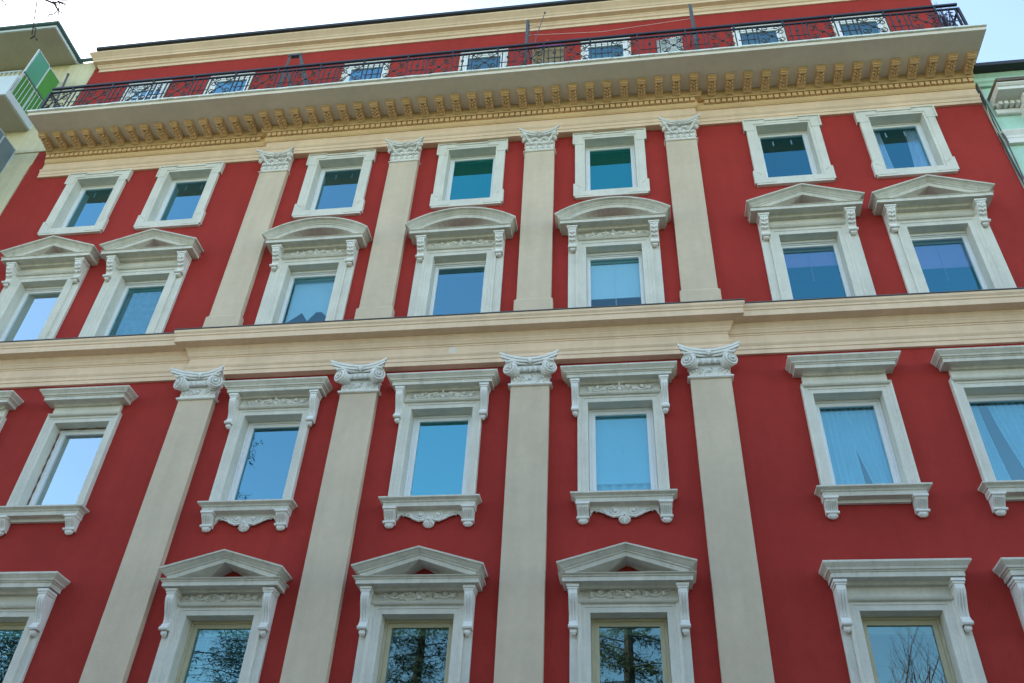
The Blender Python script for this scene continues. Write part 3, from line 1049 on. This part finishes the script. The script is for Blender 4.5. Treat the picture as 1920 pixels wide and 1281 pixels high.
# raised cable line of rendering at the right edge
# ================================================================== curtains (hang inside the windows)
def curtain(row, side, x_in_top, x_in_bot, matn, name, label):
    wi, za, zb = PANE[row + 'box']
    wi += .04
    n, k = 30, 12
    vs, fs = [], []
    for j in range(k + 1):
        t = j / k
        xe = x_in_top + (x_in_bot - x_in_top) * t ** 1.4
        for i in range(n + 1):
            u = i / n
            x = side * wi + (xe - side * wi) * u
            vs.append((x, .30 + .022 * sin(u * 34 + .6 * t) + .01 * sin(u * 77), zb + .03 - (zb - za + .06) * t))
    for j in range(k):
        for i in range(n):
            a_ = j * (n + 1) + i
            fs.append((a_, a_ + 1, a_ + n + 2, a_ + n + 1))
    m = MB()
    m.add(vs, fs)
    return m
CURT = [('C', 'R1', -1, .02, .06, 'curtain', 'pale sheer left curtain in the plain-hooded third-floor window right of the pilasters'),
        ('C', 'R1', 1, -.06, .22, 'curtain', 'pale sheer right curtain, swept aside, in the window right of the pilasters'),
        ('C', 'R2', -1, -.25, -.12, 'curtain', 'narrow sheer left curtain in the rightmost window with a bracketed sill'),
        ('C', 'R2', 1, -.10, .20, 'curtain', 'wide sheer right curtain in the rightmost window with a bracketed sill'),
        ('B', 'L1', -1, .46, .46, 'lace', 'dark patterned lace curtain in the pedimented window left of the first pilaster'),
        ('C', 'C3', 1, -.46, -.46, 'curtain', 'plain white sheer curtain behind the bracketed window beside the rightmost pilaster'),
        ('A', 'R2', 1, .25, .15, 'curtain', 'sheer right curtain in the small square window at the far right'),
        ('A', 'R2', -1, -.25, -.2, 'curtain', 'sheer left curtain in the small square window at the far right')]
for row, col, side, xt, xb, mn, lab in CURT:
    cm = curtain(row, side, xt, xb, mn, 'curtain', lab)
    ob('curtain', cm.mesh('curtain', M[mn], True), None, (COLS[col], 0.03, 0), lab, 'curtain', 'curtains behind the windows')
# scalloped half curtain
m = MB()
wi, za, zb = PANE['Bbox']
zq = za + .52
pts = [(-wi, zb), (-wi, zq + .26), (-.28, zq + .42), (-.17, zq + .52), (-.02, zq + .30), (.13, zq + .52), (.24, zq + .52), (wi, zq + .28), (wi, zb)]
m.zprism(pts, REV - .14, REV - .135)
ob('curtain', m.mesh('scalloped_curtain', M['curtain']), None, (COLS['C1'], 0, 0), 'pale curtain with zigzag hem in the arched-pediment window beside the first pilaster', 'curtain', 'curtains behind the windows')

# ================================================================== things standing on the balcony
FL = SLB + .105
def thing_mesh(name, m, mt, loc, label, cat, group=None, smooth=False):
    return ob(name, m.mesh(name, M[mt], smooth), None, loc, label, cat, group)
t = empty('trestle_stand', (-4.66, -.70, FL), 'dark grey A-shaped trestle standing behind the railing on the balcony', 'stand')
for nm, pp in (('leg', [(-.14, 0, 0), (-.13, 0, 2.2)]), ('leg', [(.78, 0, 0), (.12, 0, 2.2)]), ('leg', [(.35, .25, 0), (-.12, .03, 1.75)]), ('leg', [(.86, .25, 0), (.14, .03, 2.15)])):
    m = MB()
    m.tube(pp, .034, 4)
    ob(nm, m.mesh('leg', M['lead']), t)
m = MB()
m.box(-.17, .16, -.035, .06, 2.17, 2.25)
ob('top_bar', m.mesh('top_bar', M['lead']), t)
for x, lab in ((1.2, 'grey clothes-line post left of the bamboo screen on the balcony'), (5.08, 'grey clothes-line post near the middle right of the balcony railing')):
    t = empty('clothesline_post', (x, -.8, FL), lab, 'post', 'clothes-line posts on the balcony')
    m = MB()
    m.xprism([(-.03, 0), (.045, 0), (.03, 2.60), (-.02, 2.62)], -.03, .03)
    ob('upright', m.mesh('upright', M['lead']), t)
    m = MB()
    m.tube([(0, .0, 1.5), (.0, .35, 1.9), (0, .8, 2.1)], .014, 5)
    m.tube([(.03, .0, 2.58), (.09, .2, 1.2)], .016, 5)
    ob('bracket', m.mesh('bracket', M['lead']), t)
m = MB()
m.tube([(1.30, -.8, FL + .4), (1.43, -.8, FL + 1.83), (1.61, -.8, FL + 2.86)], [.013, .012, .009], 5)
m.ball((1.613, -.8, FL + 2.88), .03, 6, 4)
for h_ in (1.95, 2.35):
    m.tube([(1.2, -.8, FL + h_ + .03), (1.45 + .06 * (h_ - 1.8), -.8, FL + h_ - .05)], .007, 4)
thing_mesh('antenna_rod', m, 'lead', (0, 0, 0), 'thin slanting aerial rod beside the clothes-line post on the balcony', 'aerial')
m = MB()
m.tube([(1.22, -.8, FL + 1.95), (3.0, -.8, FL + 1.80), (5.06, -.8, FL + 2.0)], .005, 4)
thing_mesh('clothesline', m, 'white_plastic', (0, 0, 0), 'thin pale line strung between the two balcony posts', 'line')
t = empty('bamboo_screen', (1.40, -1.0, FL), 'tan bamboo cane screen standing behind the balcony railing', 'screen')
rnd = random.Random(2)
cane = MB()
cane.tube([(0, 0, 0), (0, 0, 1.05)], .015, 6)
cane_me = cane.mesh('cane', M['bamboo'])
for k in range(24):
    ob('cane', cane_me, t, (.015 + k * .031, rnd.uniform(-.006, .006), .01 + rnd.uniform(-.03, .0)))
m = MB()
m.box(0, .75, .016, .024, .22, .25)
m.box(0, .75, .016, .024, .78, .81)
ob('batten', m.mesh('batten', M['bamboo']), t)
m = MB()
n = 26
m.stations([[(.56 * i / n, .012 * (1 if i % 2 else -1), z + (.12 * i / n if z > .3 else 0)) for i in range(n + 1)] for z in (0, .88)], False)
thing_mesh('corrugated_panel', m, 'white_plastic', (4.20, -1.0, FL), 'white corrugated plastic panel leaning behind the balcony railing', 'panel')
# flower box
t = empty('flower_box', (1.78, -.90, FL + .40), 'balcony flower box with magenta and orange flowers above the bamboo screen', 'flower box')
m = MB()
m.box(-.3, .3, -.09, .09, .55, .74)
m.box(-.28, -.24, -.08, .08, -.4, .55)
m.box(.24, .28, -.08, .08, -.4, .55)
ob('trough', m.mesh('trough', M['magenta']), t)
m = MB()
for k in range(60):
    x, y, z = rnd.uniform(-.3, .3), rnd.uniform(-.09, .09), rnd.uniform(.74, .90)
    m.ball((x, y, z), (.022, .022, .016), 5, 3)
ob('flowers', m.mesh('flowers', M['magenta']), t)
m = MB()
for k in range(6):
    m.ball((-.26 + .1 * k + rnd.uniform(-.03, .03), rnd.uniform(-.05, .05), .95 + rnd.uniform(0, .08)), (.018, .018, .022), 5, 3)
ob('flowers', m.mesh('flowers', M['orange']), t)
# dried climbing plant in the right corner
t = empty('potted_plant', (10.30, -.92, FL), 'dry purple-stemmed plant in a pot at the right corner of the balcony', 'plant')
m = MB()
m.tube([(0, 0, 0), (0, 0, .22), (0, 0, .24)], [.10, .14, .15], 12)
ob('pot', m.mesh('pot', M['ochre']), t)
m = MB()
for k in range(34):
    a_ = rnd.uniform(0, 2 * pi)
    l_ = rnd.uniform(.5, 1.15)
    sp_ = rnd.uniform(.05, .26)
    m.tube([(0, 0, .2), (sp_ * .5 * cos(a_), sp_ * .4 * sin(a_), .2 + l_ * .55), (sp_ * cos(a_), sp_ * .7 * sin(a_), .2 + l_)], [.010, .008, .004], 4)
    m.leaf(sp_ * .8 * cos(a_), .25 + l_ * .8, a_, .1, .04, 0, .01)
ob('stems', m.mesh('stems', M['purple']), t)
m = MB()
m.tube([(0.1, 0, 0), (-.16, 0, 2.0)], .024, 6)
m.ball((-.16, 0, 2.0), .038, 6, 4)
thing_mesh('parasol_pole', m, 'lead', (-10.48, -.90, FL), 'short dark pole standing at the left end of the balcony', 'pole')

# ================================================================== LEFT NEIGHBOUR: pale yellow block with balconies
nb = empty('yellow_apartment_block', (-14, 0, 0), 'pale yellow apartment block with grey-roofed balconies left of the red house', 'building')
NX = -14.0
def part(name, m, mt, parent, loc=(0, 0, 0)):
    # children are placed in house coordinates, shifted by the parent
    o = ob(name, m.mesh(name, M[mt]), parent, (loc[0] - parent.location.x, loc[1] - parent.location.y, loc[2] - parent.location.z))
    return o
m = MB()
m.box(-26, -11.156, .0, 12, 0.1, 22.38)
part('wall', m, 'yellow', nb)
m = MB()
m.box(-11.85, -11.155, -.03, .0, 0.1, 17.9)
m.box(-11.85, -10.98, -.03, -.003, 18.42, 22.3)
part('corner_strip', m, 'yellow', nb)
m = MB()
m.box(-26, -11.70, -1.12, .3, 22.40, 22.52)
part('eave', m, 'greyceil', nb)
m = MB()
m.box(-26, -11.66, -1.16, -1.121, 22.36, 22.53)
m.box(-11.699, -11.66, -1.12, .3, 22.36, 22.53)
part('fascia', m, 'pale', nb)
m = MB()
m.tube([(-26, -1.20, 22.50), (-11.64, -1.20, 22.50)], .05, 8)
m.tube([(-11.62, -1.22, 22.50), (-11.62, .3, 22.50)], .05, 8)
m.tube([(-11.6, -.06, 22.44), (-10.99, -.06, 22.44)], .055, 8)
part('gutter', m, 'teal_metal', nb)
for k in range(5):
    z = 19.38 - 2.95 * k
    m = MB()
    m.box(-22, -11.87, -1.08, -.001, z, z + .18)
    bal = part('balcony', m, 'greyceil', nb)
    def sub(name, mm2, mt):
        return ob(name, mm2.mesh(name, M[mt]), bal)
    m = MB()
    m.box(-22, -11.80, -1.13, -1.081, z - .02, z + .80)
    m.box(-11.869, -11.80, -1.08, -.005, z - .02, z + .21)
    sub('parapet', m, 'pale')
    m = MB()
    m.tube([(-22, -1.10, z + 1.02), (-11.84, -1.10, z + 1.02)], .025, 6)
    for q in range(18):
        m.tube([(-11.9 - q * .13, -1.10, z + .79), (-11.9 - q * .13, -1.10, z + 1.0)], .012, 5)
    sub('handrail', m, 'pale')
    pan = [('tealpanel', -1.0, -.52, 1.12, 2.10), ('greenpanel', -.48, -.03, 1.12, 2.10), ('greenpanel', -1.0, -.52, .22, 1.06), ('greenpanel', -.48, -.03, .22, 1.06)]
    for mt, y0, y1, za_, zb_ in pan:
        m = MB()
        m.box(-11.856, -11.846, y0, y1, z + za_, z + zb_)
        sub('screen_panel', m, mt if k == 0 else 'bluepanel')
    m = MB()
    for y in (-1.02, -.50, -.015):
        m.box(-11.868, -11.834, y - .018, y + .018, z + .21, z + 2.13)
    m.box(-11.868, -11.834, -1.02, -.015, z + 2.10, z + 2.13)
    sub('screen_frame', m, 'pale')
    m = MB()
    m.box(-11.83, -11.80, -1.04, -.01, z + 1.06, z + 1.10)
    sub('screen_rail', m, 'teal_metal')
    for q in range(9):
        m = MB()
        m.tube([(-11.815, -1.0 + q * .115, z + .2), (-11.815, -1.0 + q * .115, z + 1.06)], .009, 5)
        sub('bar', m, 'pale')

# ================================================================== RIGHT NEIGHBOUR: mint block with white cornice
nb = empty('mint_house', (14, 0, 0), 'mint green house with dark eave and white bracketed cornice right of the red house', 'building')
m = MB()
m.box(10.835, 26, .03, 12, .1, 18.0)
part('wall', m, 'mint', nb)
m = MB()
m.sweep([(-.1, 17.92), (.04, 17.92), (.06, 17.98), (.10, 18.02), (.10, 18.12), (.15, 18.17), (.15, 18.22), (-.1, 18.22)], [(10.84, -.01), (26, -.01)])
part('eave_moulding', m, 'mint', nb)
m = MB()
m.box(10.84, 26, -.34, 9, 18.225, 18.33)
part('roof_edge', m, 'roof', nb)
# projecting window cornice
CX0 = 11.0
m = MB()
m.sweep([(-.1, 17.17), (.02, 17.17), (.04, 17.20), (.12, 17.22), (.36, 17.235), (.36, 17.33), (.38, 17.33), (.42, 17.37), (.42, 17.40), (-.1, 17.42)], [(CX0, .06), (16, .06), (16, -.1)])
corn = part('cornice', m, 'stucco_white', nb)
m = MB()
m.sweep([(-.1, 17.425), (.43, 17.405), (.45, 17.41), (.45, 17.50), (-.1, 17.56)], [(CX0, .06), (16, .06), (16, -.1)])
part('cornice_cover', m, 'copper', nb)
dm = MB()
dm.box(-.035, .035, -.13, 0, 0, .085)
dme = dm.mesh('dentil', M['stucco_white'])
for q in range(12):
    ob('dentil', dme, corn, (11.08 + q * .115, -.05, 17.08))
m = MB()
m.sweep([(-.1, 16.93), (.0, 16.93), (.02, 16.95), (.02, 17.07), (-.1, 17.08)], [(CX0, .03), (16, .03), (16, -.1)])
part('cornice_bed', m, 'stucco_white', nb)
for x in (11.62, 14.2):
    m = MB()
    pr = [(-.05, 17.20)] + [(.03 + .30 * (1 - t) ** 1.6 + .03 * sin(t * 6), 17.20 - .75 * t) for t in [i / 12 for i in range(13)]] + [(-.05, 16.45)]
    m.xprism(pr, x - .14, x + .14)
    for q in range(4):
        m.tube([(x - .10 + q * .066, -(.03 + .30 * (1 - t) ** 1.6 + .03 * sin(t * 6)) - .004, 17.20 - .75 * t) for t in [.05, .2, .4, .6, .8, .97]], .024, 6)
    part('bracket', m, 'stucco_white', nb)
m = MB()
m.sweep([(-.1, 15.98), (.05, 15.98), (.05, 16.12), (.06, 16.13), (.06, 16.2), (.09, 16.26), (.11, 16.30), (.11, 16.33), (-.1, 16.36)], [(11.0, -.1), (11.0, .0), (16, .0), (16, -.1)])
part('string_course', m, 'stucco_white', nb)
for z in (11.6, 7.0):
    m = MB()
    m.box(11.8, 13.0, -.02, .05, z, z + 2.2)
    wd = part('window', m, 'frame', nb)
    m = MB()
    m.box(11.9, 12.9, -.03, -.021, z + .1, z + 2.1)
    ob('pane', m.mesh('pane', M['glass']), wd)
# cables running down the joint between the houses
rnd = random.Random(9)
for k, lab in enumerate(('dark cable bundle running down the joint between red and mint house', 'thin looping cable hanging beside the cable bundle on the mint house', 'grey conduit beside the cables at the edge of the red wall')):
    m = MB()
    pts = []
    for i in range(40):
        z = 18.0 - i * .33
        pts.append((10.855 + .02 * k + (.05 * sin(i * .9 + k) if k == 1 and i < 12 else .012 * sin(i * .7 + k * 2)), -.03 - .012 * k, z))
    m.tube(pts, (.022, .010, .014)[k], 6)
    thing_mesh('cable', m, ('cable', 'pil', 'lead')[k], (0, 0, 0), lab, 'cable', 'cables at the house joint')

# ================================================================== TREES
def grow(m, p, d, length, rad, depth, rnd, spread=.55, up=.12, tips=None, seg=3, nchild=(2, 4)):
    pts, rads = [p.copy()], [rad]
    dd = d.copy()
    for i in range(seg):
        dd = (dd + Vector((rnd.uniform(-1, 1), rnd.uniform(-1, 1), rnd.uniform(-1, 1))) * .16 + Vector((0, 0, up * .3))).normalized()
        pts.append(pts[-1] + dd * length / seg)
        rads.append(rad * (1 - .42 * (i + 1) / seg))
    m.tube(pts, rads, 6 if rad > .05 else (4 if rad > .012 else 3))
    if depth == 0:
        if tips is not None:
            tips.append(pts[-1])
        return
    for k in range(rnd.randint(*nchild)):
        at = rnd.randint(1, seg)
        q = pts[at]
        ax = Vector((rnd.uniform(-1, 1), rnd.uniform(-1, 1), rnd.uniform(-.3, .6))).normalized()
        nd = (dd * (1 - spread) + ax * spread + Vector((0, 0, up))).normalized()
        grow(m, q, nd, length * rnd.uniform(.58, .8), rads[at] * rnd.uniform(.5, .7), depth - 1, rnd, spread, up, tips, seg, nchild)

def bare_tree(loc, h, seed, label, bark, nc=(3, 4), depth=5):
    rnd_ = random.Random(seed)
    t_ = empty('bare_tree', loc, label, 'tree', 'trees across the street')
    m1 = MB()
    m1.tube([(0, 0, 0), (.05, 0, h * .12), (.0, .05, h * .28)], [h * .022, h * .017, h * .014], 10)
    ob('trunk', m1.mesh('trunk', M[bark], True), t_)
    m2 = MB()
    for k in range(6):
        a_ = k * pi / 3 + rnd_.uniform(-.3, .3)
        el = rnd_.uniform(.7, 1.25)
        grow(m2, Vector((0, .05 * 0, h * (.2 + .013 * k))), Vector((cos(a_) * cos(el), sin(a_) * cos(el), sin(el))), h * .27, h * .009, depth - 1, rnd_, .5, .14, None, 3, nc)
    ob('crown', m2.mesh('crown', M[bark]), t_)
    return t_

def evergreen(loc, h, rad, seed, label, mt, dens=1.0):
    rnd_ = random.Random(seed)
    t_ = empty('evergreen_tree', loc, label, 'tree', 'trees across the street')
    m1 = MB()
    m1.tube([(0, 0, 0), (0, .0, h * .5), (.1, 0, h * .97)], [h * .022, h * .014, .02], 8)
    m2 = MB()
    nb_ = int(70 * dens)
    for k in range(nb_):
        t = (k + rnd_.random()) / nb_
        z = h * (.12 + .86 * t)
        L_ = rad * (1 - t) ** .75 * rnd_.uniform(.7, 1.1) + .25
        a_ = rnd_.uniform(0, 2 * pi)
        dr = Vector((cos(a_), sin(a_), .18 - .1 * t))
        p0 = Vector((0, 0, z))
        pts = [p0, p0 + dr * L_ * .5, p0 + dr * L_ + Vector((0, 0, -.12 * L_))]
        m1.tube(pts, [.05 * (1 - t) + .015, .03 * (1 - t) + .01, .006], 4)
        for q in range(int(46 * (L_ / rad) + 10)):
            s_ = rnd_.random() ** .7
            c0_ = pts[0].lerp(pts[2], s_) + Vector((rnd_.uniform(-1, 1), rnd_.uniform(-1, 1), rnd_.uniform(-.6, .35))) * .36 * (.4 + s_)
            for w_ in range(9):
                c_ = c0_ + Vector((rnd_.uniform(-1, 1), rnd_.uniform(-1, 1), rnd_.uniform(-1, 1))) * .16
                e1 = Vector((rnd_.uniform(-1, 1), rnd_.uniform(-1, 1), rnd_.uniform(-.9, .3))).normalized() * rnd_.uniform(.10, .22)
                e2 = Vector((rnd_.uniform(-1, 1), rnd_.uniform(-1, 1), rnd_.uniform(-1, 1))).normalized() * rnd_.uniform(.012, .028)
                m2.add([c_ - e2, c_ + e2, c_ + e1 + e2 * .3, c_ + e1 - e2 * .3], [(0, 1, 2, 3)])
    ob('trunk', m1.mesh('trunk', M['bark']), t_)
    me_ = bpy.data.meshes.new('crown')
    me_.from_pydata(m2.v, [], m2.f)
    me_.materials.append(M[mt])
    ob('crown', me_, t_)
    return t_
evergreen((2.7, -20.0, 0), 19.0, 4.4, 21, 'olive green cedar opposite the third bay of the red house', 'needle', 1.5)
evergreen((-5.4, -20.5, 0), 19.0, 4.2, 22, 'dark evergreen behind the bare tree across the street', 'needle_dark', 1.5)
evergreen((-12.6, -21, 0), 17.5, 4.0, 24, 'shorter dark evergreen left of the bare tree across the street', 'needle_dark', 1.3)
evergreen((-15.4, -20, 0), 25, 4.8, 23, 'tallest dark evergreen across the street at the left', 'needle_dark', 1.5)
src = evergreen((-30, -22, 0), 12.8, 3.6, 41, 'bushy evergreen added across the street, unseen, to shade the lower facade', 'needle_dark', .8)  # unseen tree row, added to block sky light from the lower wall
src['group'] = 'added shading tree line'
for k_ in range(22):
    x_ = -33 + k_ * 3.2
    o_ = ob('evergreen_tree', None, None, (x_, -22 + 1.2 * sin(k_ * 2.1), 0), 'bushy evergreen added across the street, unseen, to shade the lower facade', 'tree', 'added shading tree line')
    o_.rotation_euler = (0, 0, k_ * 1.7)
    far_ = 1.45 if (x_ < -19.5 or x_ > 17) else 1.0  # end trees stretched taller to cut off more low sky
    o_.scale = (1.15, 1.15, far_ * (.92 + .14 * ((k_ * 7) % 5) / 5))
    for ch in src.children:
        ob(ch.name.split('.')[0], ch.data, o_)
bare_tree((-4.6, -17, 0), 15, 31, 'grey bare tree across the street before the dark evergreen', 'bark')
bare_tree((11.8, -19, 0), 17, 32, 'reddish bare tree across the street at the right', 'bark_red')
# young street tree beside the camera: its bare twigs reach into the upper left corner
t_ = empty('street_tree', (-4.6, -10.9, 0), 'bare street tree whose thin twigs hang into the sky at upper left', 'tree')
m1 = MB()
m1.tube([(0, 0, 0), (.05, .05, 2), (.1, .1, 4), (.3, .2, 6.2)], [.12, .10, .08, .04], 10)
ob('trunk', m1.mesh('trunk', M['bark'], True), t_)
m2 = MB()
rnd_ = random.Random(77)
for k in range(5):
    a_ = k * 1.3 + 2.0
    grow(m2, Vector((.15, .12, 4 + .4 * k)), Vector((cos(a_) * .6 - .2, sin(a_) * .6 - .1, .6)).normalized(), 1.3, .03, 3, rnd_, .5, .1, None, 3, (2, 3))
ob('crown', m2.mesh('crown', M['bark']), t_)
m3 = MB()
o_ = Vector((-4.6, -10.9, 0))
def tw(pts, r0, r1):
    n = len(pts)
    m3.tube([Vector(p) - o_ for p in pts], [r0 + (r1 - r0) * i / (n - 1) for i in range(n)], 5)
tw([(-0.857, -9.46, 7.516), (-0.597, -9.5, 6.971), (-0.451, -9.54, 6.68), (-0.471, -9.48, 6.606), (-0.361, -9.52, 6.377), (-0.416, -9.46, 6.401)], 0.0042, 0.0034)
tw([(-0.44, -9.46, 6.48), (-0.36, -9.5, 6.391), (-0.276, -9.54, 6.228), (-0.377, -9.48, 6.316)], 0.0034, 0.0046)
tw([(-0.385, -9.46, 6.37), (-0.294, -9.5, 6.252)], 0.0034, 0.0050)
tw([(-0.762, -9.5, 7.137), (-0.512, -9.54, 6.785), (-0.326, -9.58, 6.584), (-0.333, -9.52, 6.65), (-0.212, -9.56, 6.479), (-0.278, -9.5, 6.572)], 0.0084, 0.0055)
tw([(-0.3, -9.5, 6.591), (-0.247, -9.54, 6.473), (-0.22, -9.58, 6.388), (-0.306, -9.52, 6.489)], 0.0034, 0.0042)
tw([(-0.333, -9.5, 6.546), (-0.281, -9.54, 6.477)], 0.0034, 0.0025)
tw([(-0.323, -9.5, 6.689), (-0.222, -9.54, 6.486), (-0.138, -9.58, 6.328), (-0.201, -9.52, 6.386)], 0.0038, 0.0025)
tw([(-0.381, -9.5, 6.713), (-0.254, -9.54, 6.612), (-0.156, -9.58, 6.51)], 0.0050, 0.0034)
tw([(-0.319, -9.5, 6.689), (-0.202, -9.54, 6.569)], 0.0038, 0.0038)
tw([(-0.354, -9.5, 6.689), (-0.281, -9.54, 6.635), (-0.157, -9.58, 6.546)], 0.0046, 0.0029)
tw([(-0.274, -9.5, 6.574), (-0.196, -9.54, 6.479)], 0.0034, 0.0042)
tw([(-0.351, -9.5, 6.682), (-0.269, -9.54, 6.581)], 0.0034, 0.0042)
tw([(-0.897, -9.54, 6.957), (-0.664, -9.58, 6.649), (-0.546, -9.62, 6.507), (-0.564, -9.56, 6.506)], 0.0067, 0.0025)
tw([(-0.694, -9.54, 6.714), (-0.572, -9.58, 6.571), (-0.461, -9.62, 6.404)], 0.0034, 0.0017)
tw([(-0.638, -9.54, 6.657), (-0.552, -9.58, 6.564)], 0.0029, 0.0021)
tw([(-4.3, -10.7, 6.1), (-3.4, -10.3, 7.0), (-2.2, -9.8, 7.5), (-0.897, -9.54, 6.957), (-0.762, -9.5, 7.137), (-0.857, -9.46, 7.516)], .028, .006)
ob('twigs', m3.mesh('twigs', M['bark']), t_)
